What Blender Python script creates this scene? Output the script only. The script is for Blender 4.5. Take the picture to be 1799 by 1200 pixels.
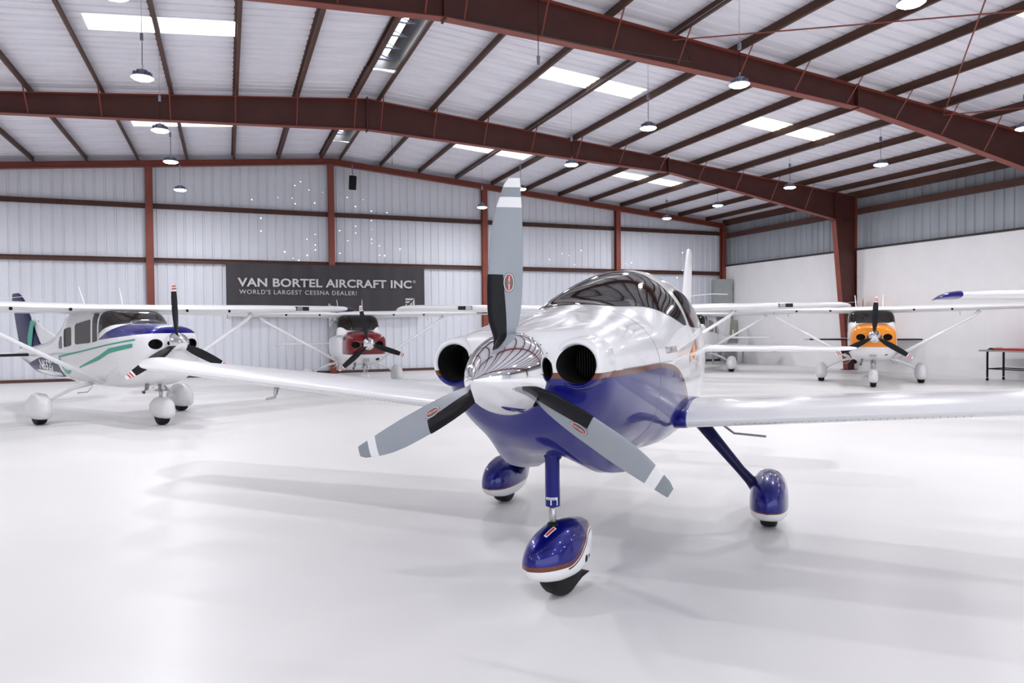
import bpy, bmesh, math, random
from mathutils import Vector, Matrix
random.seed(4)
S = bpy.context.scene
for o in list(bpy.data.objects): bpy.data.objects.remove(o)
PI = math.pi
R = math.radians
# ------------------------------------------------------------ camera
cam = bpy.data.cameras.new('camera'); camo = bpy.data.objects.new('camera', cam)
S.collection.objects.link(camo); S.camera = camo
FPX = 1253.56; yaw = .37960; pit = -.02100; roll = -.00850
fw = Vector((math.sin(yaw)*math.cos(pit), math.cos(yaw)*math.cos(pit), math.sin(pit)))
r0 = Vector((math.cos(yaw), -math.sin(yaw), 0)); u0 = r0.cross(fw)
cr = r0*math.cos(roll)+u0*math.sin(roll); cu = -r0*math.sin(roll)+u0*math.cos(roll)
M = Matrix((cr, cu, -fw)).transposed().to_4x4(); M.translation = (0, 0, 1.7)
camo.matrix_world = M
cam.sensor_width = 36; cam.lens = FPX/1799*36; cam.clip_start = .05; cam.clip_end = 300
# ------------------------------------------------------------ world, exposure
W = bpy.data.worlds.new('world'); S.world = W; W.use_nodes = True
W.node_tree.nodes['Background'].inputs[0].default_value = (.88, .93, 1, 1)
W.node_tree.nodes['Background'].inputs[1].default_value = 2.2
S.view_settings.view_transform = 'Standard'; S.view_settings.look = 'None'
S.view_settings.gamma = 1; S.view_settings.use_curve_mapping = False
S.view_settings.exposure = 0.0
LAMP_W = 45.5
LAMP_COL = (.97, .97, 1.0)
# ------------------------------------------------------------ materials
def mat(name, col, rough=.5, metal=0, coat=0, emit=None, es=0, spec=.5, coat_rough=.03):
    m = bpy.data.materials.new(name); m.use_nodes = True
    b = m.node_tree.nodes['Principled BSDF']
    b.inputs['Base Color'].default_value = (*col, 1); b.inputs['Roughness'].default_value = rough
    b.inputs['Metallic'].default_value = metal; b.inputs['Coat Weight'].default_value = coat
    b.inputs['Coat Roughness'].default_value = coat_rough
    b.inputs['Specular IOR Level'].default_value = spec
    if emit: b.inputs['Emission Color'].default_value = (*emit, 1); b.inputs['Emission Strength'].default_value = es
    return m
def nd(m, t, **k):
    n = m.node_tree.nodes.new(t)
    for a, v in k.items(): setattr(n, a, v)
    return n
def noisy(m, scale=6, amt=.15, stretch=(1, 1, 1), bump=0, detail=4, rough=0):
    """slight procedural mottling of the base colour (object coordinates)"""
    b = m.node_tree.nodes['Principled BSDF']; L = m.node_tree.links.new
    tc = nd(m, 'ShaderNodeTexCoord'); mp = nd(m, 'ShaderNodeMapping'); mp.inputs['Scale'].default_value = stretch
    no = nd(m, 'ShaderNodeTexNoise'); no.inputs['Scale'].default_value = scale; no.inputs['Detail'].default_value = detail
    L(tc.outputs['Object'], mp.inputs[0]); L(mp.outputs[0], no.inputs['Vector'])
    mx = nd(m, 'ShaderNodeMix', data_type='RGBA', blend_type='MULTIPLY'); mx.inputs[0].default_value = 1
    rp = nd(m, 'ShaderNodeMapRange'); rp.inputs[1].default_value = .3; rp.inputs[2].default_value = .7
    rp.inputs[3].default_value = 1-amt; rp.inputs[4].default_value = 1
    L(no.outputs[0], rp.inputs[0])
    mx.inputs[6].default_value = b.inputs['Base Color'].default_value[:]
    L(rp.outputs[0], mx.inputs[7]); L(mx.outputs[2], b.inputs['Base Color'])
    if bump:
        bp = nd(m, 'ShaderNodeBump'); bp.inputs['Strength'].default_value = bump; bp.inputs['Distance'].default_value = .01
        L(no.outputs[0], bp.inputs['Height']); L(bp.outputs[0], b.inputs['Normal'])
    if rough:
        r2 = nd(m, 'ShaderNodeMapRange'); br = b.inputs['Roughness'].default_value
        r2.inputs[1].default_value = .3; r2.inputs[2].default_value = .7; r2.inputs[3].default_value = br-rough; r2.inputs[4].default_value = br+rough
        L(no.outputs[0], r2.inputs[0]); L(r2.outputs[0], b.inputs['Roughness'])
    return m
WHITE = mat('white_paint', (.80, .80, .82), .28, 0, .5)
WHITE2 = mat('white_matte_paint', (.78, .78, .79), .4, 0, .3)
BLUE = mat('blue_metallic_paint', (.0025, .004, .165), .32, .25, .3, spec=.25)
BLUED = mat('dark_blue_paint', (.005, .005, .06), .35, .0, .12, spec=.2)
CHROME = mat('polished_metal', (.86, .86, .88), .045, 1)
STEEL = mat('brushed_steel', (.45, .45, .46), .28, 1)
BLACK = mat('black_rubber', (.008, .008, .009), .6, spec=.25)
BOOT = mat('black_deice_rubber', (.006, .006, .009), .35, spec=.2)
BLKP = mat('black_blade_paint', (.008, .008, .011), .4, spec=.25)
GREY = noisy(mat('grey_blade_paint', (.30, .33, .37), .42), 3, .06)
WBAND = mat('white_band_paint', (.80, .80, .82), .4)
DGREY = mat('grey_band_paint', (.24, .27, .30), .42)
HOLE = mat('dark_cavity', (.006, .006, .007), .7)
GRILLE = mat('dark_fins', (.03, .026, .024), .6)
GLASS = mat('tinted_cabin_glass', (.014, .012, .011), .05, 0, 0, spec=.38)
BROWN = mat('copper_stripe_paint', (.16, .038, .014), .3, .3, 1)
RED = mat('red_paint', (.55, .02, .015), .4)
TEAL = mat('teal_paint', (.008, .33, .23), .4, 0, .3)
ORANGE = mat('orange_paint', (.85, .30, .01), .3, 0, 1)
MAROON = mat('maroon_paint', (.18, .005, .012), .3, .1, 1)
LETTER = mat('letter_grey', (.58, .58, .56), .6)
FRAME = noisy(mat('red_oxide_steel', (.080, .018, .013), .55), 2, .25)
FLANGE = noisy(mat('red_oxide_flange', (.25, .055, .035), .5), 2, .2)
PURLIN = noisy(mat('brown_oxide_purlin', (.095, .036, .020), .55), 3, .35, (1, .3, 1))
GIRT = noisy(mat('brown_oxide_girt', (.11, .045, .032), .55), 3, .3)
ROOF = noisy(mat('white_roof_sheet', (.86, .85, .92), .45), 2.5, .12, (.25, 1, 1))
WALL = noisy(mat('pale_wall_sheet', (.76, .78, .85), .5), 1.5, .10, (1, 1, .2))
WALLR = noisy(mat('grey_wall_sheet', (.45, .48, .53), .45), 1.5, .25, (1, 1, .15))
LINER = noisy(mat('white_liner_paint', (.90, .885, .90), .55), 1.2, .06)
FLOOR = noisy(mat('white_epoxy', (.78, .770, .762), .42, 0, .10, coat_rough=.25, spec=.35), .35, .03, rough=.05)
BANNER = noisy(mat('charcoal_banner_cloth', (.060, .055, .062), .8), .9, .25, (3, 1, .3))
CONC = mat('dark_trim', (.03, .025, .025), .6)
LAMPH = mat('lamp_housing_metal', (.28, .30, .40), .4, .6)
LENS = mat('lamp_lens', (1, 1, 1), .4, emit=(.93, .95, 1), es=30)
SKYL = mat('skylight_sheet', (.6, .6, .55), .5, emit=(1, .985, .90), es=1.3)
def _sky(m):
    b = m.node_tree.nodes['Principled BSDF']; L = m.node_tree.links.new
    tc = nd(m, 'ShaderNodeTexCoord'); mp = nd(m, 'ShaderNodeMapping'); mp.inputs['Scale'].default_value = (.6, 9, 1)
    no = nd(m, 'ShaderNodeTexNoise'); no.inputs['Scale'].default_value = 1.6; no.inputs['Detail'].default_value = 5
    L(tc.outputs['Object'], mp.inputs[0]); L(mp.outputs[0], no.inputs['Vector'])
    r2 = nd(m, 'ShaderNodeMapRange'); r2.inputs[1].default_value = .3; r2.inputs[2].default_value = .6; r2.inputs[3].default_value = .55; r2.inputs[4].default_value = 1.25
    L(no.outputs[0], r2.inputs[0]); L(r2.outputs[0], b.inputs['Emission Strength'])
_sky(SKYL)
SKYB = mat('vent_daylight', (.3, .3, .3), .5, emit=(.70, .76, 1), es=1.1)
SKYW = mat('vent_bright_daylight', (.3, .3, .3), .5, emit=(1, 1, 1), es=3.5)
GREYBOX = noisy(mat('grey_cabinet_paint', (.38, .40, .40), .5), 3, .1)
GREENBOX = mat('grey_green_cabinet_paint', (.30, .33, .27), .5)
CARD = mat('cardboard', (.42, .37, .24), .8)
PINH = mat('nail_hole_daylight', (1, 1, 1), .5, emit=(1, 1, 1), es=4)
LAMPG = mat('landing_light_glass', (.25, .25, .26), .1, .5, 1)

def paint_nodes(name, conds, base, layers):
    """livery: base paint with flat painted fields. layers = list of (colour, metallic, expr) where expr builds a 0/1 mask from x,y,z"""
    m = mat(name, base, .28, 0, .75, spec=.25)
    b = m.node_tree.nodes['Principled BSDF']; L = m.node_tree.links.new
    tc = nd(m, 'ShaderNodeTexCoord'); sp = nd(m, 'ShaderNodeSeparateXYZ'); L(tc.outputs['Object'], sp.inputs[0])
    def op(o, a, c=None, d=None):
        n = nd(m, 'ShaderNodeMath', operation=o)
        for i, v in enumerate((a, c, d)):
            if v is None: continue
            if isinstance(v, (int, float)): n.inputs[i].default_value = v
            else: L(v, n.inputs[i])
        return n.outputs[0]
    col = None; met = None
    for c, mt, ex in layers:
        k = ex(op, sp.outputs[0], sp.outputs[1], sp.outputs[2])
        mx = nd(m, 'ShaderNodeMix', data_type='RGBA'); L(k, mx.inputs[0])
        if col is None: mx.inputs[6].default_value = (*base, 1)
        else: L(col, mx.inputs[6])
        mx.inputs[7].default_value = (*c, 1); col = mx.outputs[2]
        mm = nd(m, 'ShaderNodeMix', data_type='FLOAT'); L(k, mm.inputs[0])
        if met is None: mm.inputs[2].default_value = 0
        else: L(met, mm.inputs[2])
        mm.inputs[3].default_value = mt; met = mm.outputs[0]
    L(col, b.inputs['Base Color']); L(met, b.inputs['Metallic'])
    return m
# ------------------------------------------------------------ helpers
def newobj(name, me, parent=None, loc=None):
    o = bpy.data.objects.new(name, me); S.collection.objects.link(o)
    if parent: o.parent = parent
    if loc: o.location = loc
    return o
def mesh(name, verts, faces, mats, parent=None, smooth=False, idx=None, kind=None, angle=None):
    me = bpy.data.meshes.new(name); me.from_pydata([tuple(v) for v in verts], [], faces)
    if not isinstance(mats, (list, tuple)): mats = [mats]
    for m in mats: me.materials.append(m)
    if idx: me.polygons.foreach_set('material_index', idx)
    bm = bmesh.new(); bm.from_mesh(me); bmesh.ops.recalc_face_normals(bm, faces=bm.faces)
    if angle:
        for e in bm.edges:
            if len(e.link_faces) == 2 and e.calc_face_angle(0) > R(angle): e.smooth = False
    bm.to_mesh(me); bm.free()
    if smooth or angle: me.polygons.foreach_set('use_smooth', [True]*len(me.polygons))
    o = newobj(name, me, parent)
    if kind: o['kind'] = kind
    return o
class MB:
    def __init__(s): s.v = []; s.f = []; s.i = []
    def add(s, v, f, mi=0):
        n = len(s.v); s.v += [Vector(p) for p in v]; s.f += [[n+k for k in q] for q in f]; s.i += [mi]*len(f); return s
    def box(s, c, d, mi=0, rz=0, M3=None):
        hx, hy, hz = d[0]/2, d[1]/2, d[2]/2
        p = [Vector((a*hx, b*hy, e*hz)) for a in (-1, 1) for b in (-1, 1) for e in (-1, 1)]
        if rz: M3 = Matrix.Rotation(rz, 3, 'Z')
        if M3: p = [M3 @ q for q in p]
        c = Vector(c)
        return s.add([q+c for q in p], [(0, 1, 3, 2), (4, 6, 7, 5), (0, 4, 5, 1), (2, 3, 7, 6), (0, 2, 6, 4), (1, 5, 7, 3)], mi)
    def bx(s, a, b, mi=0):
        return s.box([(a[i]+b[i])/2 for i in range(3)], [abs(b[i]-a[i]) for i in range(3)], mi)
    def tube(s, pts, r, n=8, mi=0, caps=True, flat=1.0, up=None):
        pts = [Vector(p) for p in pts]; rr = r if isinstance(r, (list, tuple)) else [r]*len(pts)
        v = []; f = []
        for k, p in enumerate(pts):
            t = (pts[min(k+1, len(pts)-1)]-pts[max(k-1, 0)]).normalized()
            a = Vector(up) if up else (Vector((0, 0, 1)) if abs(t.z) < .9 else Vector((1, 0, 0)))
            x = t.cross(a).normalized(); y = x.cross(t).normalized()
            for j in range(n):
                w = 2*PI*j/n; v.append(p+x*math.cos(w)*rr[k]*flat+y*math.sin(w)*rr[k])
        for k in range(len(pts)-1):
            for j in range(n): f.append((k*n+j, k*n+(j+1) % n, (k+1)*n+(j+1) % n, (k+1)*n+j))
        if caps: f += [tuple(range(n)), tuple((len(pts)-1)*n+j for j in range(n))]
        return s.add(v, f, mi)
    def lathe(s, prof, o=(0, 0, 0), ax='x', n=32, mi=0, caps=True):
        v = []; f = []; o = Vector(o)
        for a, r in prof:
            for j in range(n):
                w = 2*PI*j/n; c, d = r*math.cos(w), r*math.sin(w)
                v.append(o+(Vector((a, c, d)) if ax == 'x' else Vector((c, d, a)) if ax == 'z' else Vector((c, a, d))))
        for k in range(len(prof)-1):
            for j in range(n): f.append((k*n+j, k*n+(j+1) % n, (k+1)*n+(j+1) % n, (k+1)*n+j))
        if caps:
            if prof[0][1] > 1e-5: f.append(tuple(range(n)))
            if prof[-1][1] > 1e-5: f.append(tuple((len(prof)-1)*n+j for j in range(n)))
        return s.add(v, f, mi)
    def grid(s, rows, closed=True, caps=False, mi=0, mif=None):
        n = len(rows[0]); v = [p for r in rows for p in r]; b = len(s.v); s.v += [Vector(p) for p in v]
        for k in range(len(rows)-1):
            for j in range(n if closed else n-1):
                s.f.append([b+k*n+j, b+k*n+(j+1) % n, b+(k+1)*n+(j+1) % n, b+(k+1)*n+j]); s.i.append(mif(k, j) if mif else mi)
        if caps:
            s.f.append([b+j for j in range(n)]); s.i.append(mif(0, 0) if mif else mi)
            s.f.append([b+(len(rows)-1)*n+j for j in range(n)]); s.i.append(mif(len(rows)-2, 0) if mif else mi)
        return s
    def build(s, name, mats, parent=None, smooth=False, kind=None, angle=None):
        return mesh(name, s.v, s.f, mats, parent, smooth, s.i, kind, angle)
def tag(o, label=None, cat=None, group=None, kind=None):
    if label: o['label'] = label
    if cat: o['category'] = cat
    if group: o['group'] = group
    if kind: o['kind'] = kind
    return o
def empty(name, loc=(0, 0, 0), rz=0):
    o = bpy.data.objects.new(name, None); S.collection.objects.link(o); o.location = loc; o.rotation_euler = (0, 0, rz)
    o.empty_display_size = .2
    return o
def copy_tree(o, parent=None):
    c = o.copy(); S.collection.objects.link(c); c.parent = parent
    for ch in [k for k in bpy.data.objects if k.parent == o]: copy_tree(ch, c)
    return c
def interp(tab, x):
    """tab sorted by descending x; smooth (catmull) interpolation of tuples"""
    if x >= tab[0][0]: return tab[0][1:]
    if x <= tab[-1][0]: return tab[-1][1:]
    for k in range(len(tab)-1):
        if tab[k][0] >= x >= tab[k+1][0]:
            t = (tab[k][0]-x)/(tab[k][0]-tab[k+1][0]); out = []
            h = tab[k][0]-tab[k+1][0]
            for i in range(1, len(tab[0])):
                p1, p2 = tab[k][i], tab[k+1][i]
                def sl(j):
                    if j <= 0 or j >= len(tab)-1: return 0 if False else (tab[min(j+1, len(tab)-1)][i]-tab[max(j-1, 0)][i])/(tab[max(j-1, 0)][0]-tab[min(j+1, len(tab)-1)][0])
                    a = (tab[j][i]-tab[j-1][i])/(tab[j-1][0]-tab[j][0]); b = (tab[j+1][i]-tab[j][i])/(tab[j][0]-tab[j+1][0])
                    return 0 if a*b <= 0 else 2*a*b/(a+b)
                m1, m2 = sl(k)*h, sl(k+1)*h
                out.append((2*t**3-3*t*t+1)*p1+(t**3-2*t*t+t)*m1+(-2*t**3+3*t*t)*p2+(t**3-t*t)*m2)
            return tuple(out)
def text_mesh(body, size=1, extrude=0, bold=0, space=1):
    c = bpy.data.curves.new('text', 'FONT'); c.body = body; c.size = size; c.extrude = extrude; c.offset = bold; c.space_character = space
    c.align_x = 'LEFT'; c.resolution_u = 3
    o = bpy.data.objects.new('text', c); S.collection.objects.link(o)
    dg = bpy.context.evaluated_depsgraph_get(); me = bpy.data.meshes.new_from_object(o.evaluated_get(dg))
    bpy.data.objects.remove(o); bpy.data.curves.remove(c)
    return me
def text_obj(name, body, width, height, fn, m, parent, bold=0, space=1):
    """lettering fitted to width x height, mapped through fn(u, v) -> point"""
    me = text_mesh(body, 1, 0, bold, space)
    xs = [v.co.x for v in me.vertices]; ys = [v.co.y for v in me.vertices]
    x0, x1, y0, y1 = min(xs), max(xs), min(ys), max(ys)
    for v in me.vertices: v.co = fn((v.co.x-x0)/(x1-x0)*width, (v.co.y-y0)/(y1-y0)*height)
    me.materials.clear(); me.materials.append(m)
    return newobj(name, me, parent)
# ------------------------------------------------------------ hangar shell
YE = 27.48; YF = -10.3; XR = 21.606; RX = 3.667; XL = 2*RX-XR; RZ = 7.989; SL = .0892
def rz(x): return RZ-SL*abs(x-RX)
PD = .20                                   # purlin depth, roof sheets lie on top
fl = MB().bx((XL-.3, YF-.3, -.15), (XR+.3, YE+.3, 0)).build('floor', FLOOR); fl['kind'] = 'structure'
ap = MB().bx((XL-30, YF-45, -.17), (XR+30, YF-.31, -.02)).build('apron', noisy(mat('apron_concrete', (.42, .41, .39), .8), .5, .2)); ap['kind'] = 'structure'
ceil = empty('ceiling'); ceil['kind'] = 'structure'
wb = empty('wall_back', (0, YE, 0)); wr = empty('wall_right', (XR, 0, 0)); wl = empty('wall_left', (XL, 0, 0)); wf = empty('wall_front', (0, YF, 0))
for o in (wb, wr, wl, wf): o['kind'] = 'structure'
# ribbed sheet profile: list of (u, depth)
def rib_profile(w, ribs=3, h=.034):
    p = []; pitch = w/ribs
    for k in range(ribs):
        u = k*pitch
        p += [(u, 0), (u+pitch*.36, 0), (u+pitch*.44, h), (u+pitch*.56, h), (u+pitch*.64, 0)]
    p.append((w, 0)); return p
SW = .914
def sheet_mesh(name, prof, fa, fb, m, rows=1):
    v = []; f = []; n = len(prof)
    for k in range(rows+1):
        for u, d in prof: v.append(fa(u, d).lerp(fb(u, d), k/rows))
    for k in range(rows):
        for j in range(n-1): f.append((k*n+j, k*n+j+1, (k+1)*n+j+1, (k+1)*n+j))
    me = bpy.data.meshes.new(name); me.from_pydata([tuple(q) for q in v], [], f); me.materials.append(m); return me
# roof sheets: run from ridge to eave on both slopes; ribs stand up (hollow seen from below)
VH = .42   # half width of the ridge vent opening
half = XR-RX+.25
for sgn in (1, -1):
    for vent in (0, 1):
        a = VH if vent else 0
        me = sheet_mesh('roof_sheet', rib_profile(SW, 3, .045), lambda u, d: Vector((sgn*a, u, -SL*a+d)), lambda u, d: Vector((sgn*half, u, -SL*half+d)), ROOF, 2)
        y = YF
        while y < YE-.01:
            isv = (13.7 < y+.45 < 17.9) or (21.4 < y+.45 < 25.2) or (6.0 < y+.45 < 10.3)
            if isv == bool(vent):
                newobj('roof_sheet', me, ceil, (RX, y, RZ+PD))
            y += SW
# wall sheets
i = 0; x = XL
while x < XR:
    t0, t1 = rz(x)+PD, rz(x+SW)+PD
    prof = rib_profile(SW)
    me = sheet_mesh('wall_sheet', prof, lambda u, d: Vector((u, d, .02)), lambda u, d: Vector((u, d, rz(min(x+u, XR))+PD)), WALL)
    newobj('wall_sheet', me, wb, (x, 0, 0)); 
    if -9 < x < 16:
        dh = 5.6
        mh = sheet_mesh('wall_sheet', prof, lambda u, d: Vector((u, d, dh)), lambda u, d: Vector((u, d, rz(min(x+u, XR))+PD)), WALL)
        newobj('wall_sheet', mh, wf, (x, -.06, 0)).scale = (1, -1, 1)
    else: newobj('wall_sheet', me, wf, (x, -.06, 0)).scale = (1, -1, 1)
    x += SW; i += 1
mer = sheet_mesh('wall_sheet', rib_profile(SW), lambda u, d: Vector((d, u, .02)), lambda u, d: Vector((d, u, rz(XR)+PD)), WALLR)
mel = sheet_mesh('wall_sheet', rib_profile(SW), lambda u, d: Vector((-d, u, .02)), lambda u, d: Vector((-d, u, rz(XR)+PD)), WALL)
y = YF
while y < YE-.01:
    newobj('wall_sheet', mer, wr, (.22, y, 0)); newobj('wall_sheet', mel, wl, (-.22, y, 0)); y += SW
# white liner panels on the right wall, ledge above, baseboard
y = YF+.05; LP = 1.20
me = MB().bx((0, .001, .0), (.06, LP-.001, 4.40)).build('liner_panel', LINER).data
bpy.data.objects.remove(bpy.data.objects['liner_panel'])
while y < YE-.2:
    newobj('liner_panel', me, wr, (-.02, y, 0)); y += LP
MB().bx((-.05, YF, 4.40), (.22, YE-.05, 4.47)).build('ledge', CONC, wr)
bb = MB().bx((-.035, YF, 0), (-.02, YE-.3, .22)).build('skirting', LINER, wr)
MB().bx((.0, YF, 5.73), (.20, YE, 5.93)).build('girt', GIRT, wr)
MB().bx((.02, YF, rz(XR)-.06), (.22, YE, rz(XR)+PD-.01)).build('eave_strut', PURLIN, wr)
for zz in (4.08, 5.9): MB().bx((-.20, YF, zz-.10), (0, YE, zz+.10)).build('girt', GIRT, wl)
# left wall liner, plain white, out of the photograph
MB().bx((-.02, YF, 0), (.02, YE, 3.9)).build('liner_panel', LINER, wl)
# back wall: girts (C channels), columns, rafter, base trim
def cgirt(z, x0, x1):
    m = MB(); m.bx((x0, -.06, z-.085), (x1, -.052, z+.085)); m.bx((x0, -.12, z+.077), (x1, -.06, z+.085)); m.bx((x0, -.12, z-.085), (x1, -.06, z-.077))
    m.bx((x0, -.122, z-.085), (x1, -.116, z-.06)); m.bx((x0, -.122, z+.06), (x1, -.116, z+.085))
    return m.build('girt', GIRT, wb)
cols = [-13.9, -8.3, -2.407, RX, 9.719, 15.873, XR-.12]
for a, b in zip(cols, cols[1:]):
    for z in (4.085, 5.939): cgirt(z, a, b)
for k, x in enumerate(cols):
    top = rz(x)-.2; w = .11; m = MB()
    m.bx((x-.006, -.30, 0), (x+.006, -.12, top)); m.bx((x-w, -.31, 0), (x+w, -.298, top), 1); m.bx((x-w, -.13, 0), (x+w, -.118, top), 1)
    m.bx((x-.16, -.34, 0), (x+.16, -.08, .02), 1)
    m.build('column', [FRAME, FLANGE], wb)
for sgn in (1, -1):
    m = MB(); xe = RX+sgn*(XR-RX)
    for (dz0, dz1, y0, y1) in ((0, -.012, -.32, -.12), (-.194, -.206, -.32, -.12), (-.012, -.194, -.225, -.213)):
        v = []
        for x in (RX, xe):
            for yy in (y0, y1):
                for dz in (dz0, dz1): v.append((x, yy, rz(x)+dz))
        m.add(v, [(0, 1, 3, 2), (4, 6, 7, 5), (0, 4, 5, 1), (2, 3, 7, 6), (0, 2, 6, 4), (1, 5, 7, 3)])
    m.build('rafter', FLANGE, wb)
MB().bx((XL, -.07, 0), (XR, -.05, .10)).build('base_trim', GIRT, wb)
# white closure flashing above the end rafter
for sgn in (1, -1):
    xe = RX+sgn*(XR-RX); m = MB()
    m.add([(RX, -.05, rz(RX)), (xe, -.05, rz(xe)), (xe, -.05, rz(xe)+PD), (RX, -.05, rz(RX)+PD)], [(0, 1, 2, 3)]).build('closure_flashing', WALL, wb)
# nail holes: daylight pin pricks in the end wall
m = MB()
def pin(x, z, r=.018):
    m.add([(x+r*math.cos(a*PI/3), -.004, z+r*math.sin(a*PI/3)) for a in range(6)], [tuple(range(6))])
for x0, z0 in ((1.2, 6.4), (1.2, 6.0), (2.1, 6.9), (2.6, 7.2), (3.1, 6.7), (3.1, 5.2), (2.8, 5.0), (4.3, 7.0), (4.3, 5.3), (4.9, 6.6), (4.9, 5.6), (5.5, 6.2), (5.5, 5.1), (13.0, 5.2), (13.9, 5.0), (16.4, 5.1), (16.4, 4.5), (19.4, 5.1), (19.4, 4.6), (6.0, 4.8), (2.0, 4.6), (9.9, 3.4)):
    for k in range(3): pin(x0+random.choice((-.3, 0, .3)), z0-k*.35+random.uniform(-.1, .1), random.uniform(.010, .02))
m.build('nail_hole', PINH, wb, kind='stuff')
# purlins: Z sections running the whole length
def zpurlin(x):
    s = 1 if x > RX else -1; z = rz(x); m = MB(); t = .005; fl_ = .07
    m.bx((x-t/2, YF, z), (x+t/2, YE-.02, z+PD)); m.bx((x, YF, z+PD-t), (x+s*fl_, YE-.02, z+PD)); m.bx((x-s*fl_, YF, z), (x, YE-.02, z+t))
    m.bx((x-s*fl_, YF, z), (x-s*fl_+t*s, YE-.02, z+.02))
    return m.build('purlin', PURLIN, ceil)
PX = [RX+s*(.36+1.51*k) for s in (1, -1) for k in range(12)]
for x in PX: zpurlin(x)
# skylights: translucent roof sheets lit from outside
def skylight(x0, x1, y0, y1):
    m = MB(); pr = [(y0+(y1-y0)*k/12, (0, .0, .03, .03)[k % 4]) for k in range(13)]
    v = []
    for x in (x0, x1):
        for u, d in pr: v.append((x, u, rz(x)+PD-.012+d*.3))
    m.add(v, [(j, j+1, 13+j+1, 13+j) for j in range(12)])
    return m.build('skylight', SKYL, ceil)
for y0 in (15.5, 22.75, 8.0):
    for x0 in (-2.45, 7.2, 13.4): skylight(x0, x0+2.7, y0, y0+.78)
skylight(-10.5, -7.9, 15.5, 16.28); skylight(-10.5, -7.9, 22.75, 23.5)
# ridge ventilators
def ridge_vent(y0, y1):
    v_ = empty('ridge_vent', (RX, (y0+y1)/2, RZ)); h = (y1-y0)/2
    tag(v_, None, None)
    m = MB()
    for sx in (-1, 1): m.bx((sx*VH-.01, -h, .12), (sx*VH+.01, h, .52))
    for sy in (-1, 1): m.bx((-VH, sy*h-.01, .12), (VH, sy*h+.01, .52))
    m.build('vent_curb', STEEL, v_)
    MB().bx((-VH, -h, .52), (.03, h, .53)).build('vent_throat', SKYB, v_)
    MB().bx((.03, -h, .51), (.16, h, .53)).build('vent_slot', SKYW, v_)
    MB().bx((.16, -h, .515), (VH, h, .53)).build('vent_hood', STEEL, v_)
    n = int(2*h/.75)
    for k in range(n+1):
        yy = -h+.02+k*(2*h-.04)/n
        MB().bx((-VH, yy-.03, .34), (VH*.7, yy+.03, .36)).tube([(-VH, yy, .35), (-.1, yy, .48), (VH*.7, yy, .35)], .012, 6).build('vent_brace', LAMPH, v_)
    MB().tube([(-.12, -h, .36), (-.12, h, .36)], .014, 6).build('vent_rod', LAMPH, v_)
    return v_
vents = [ridge_vent(13.9, 17.7), ridge_vent(21.6, 25.0), ridge_vent(6.3, 10.1)]
for v_, l in zip(vents, ('ridge ventilator with glowing slots between the two nearer big red frames', 'short visible ridge ventilator behind the second red frame near back wall', 'ridge ventilator overhead hidden above the nearest red frame')):
    tag(v_, l, 'roof vent', 'ridge ventilators')
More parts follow.
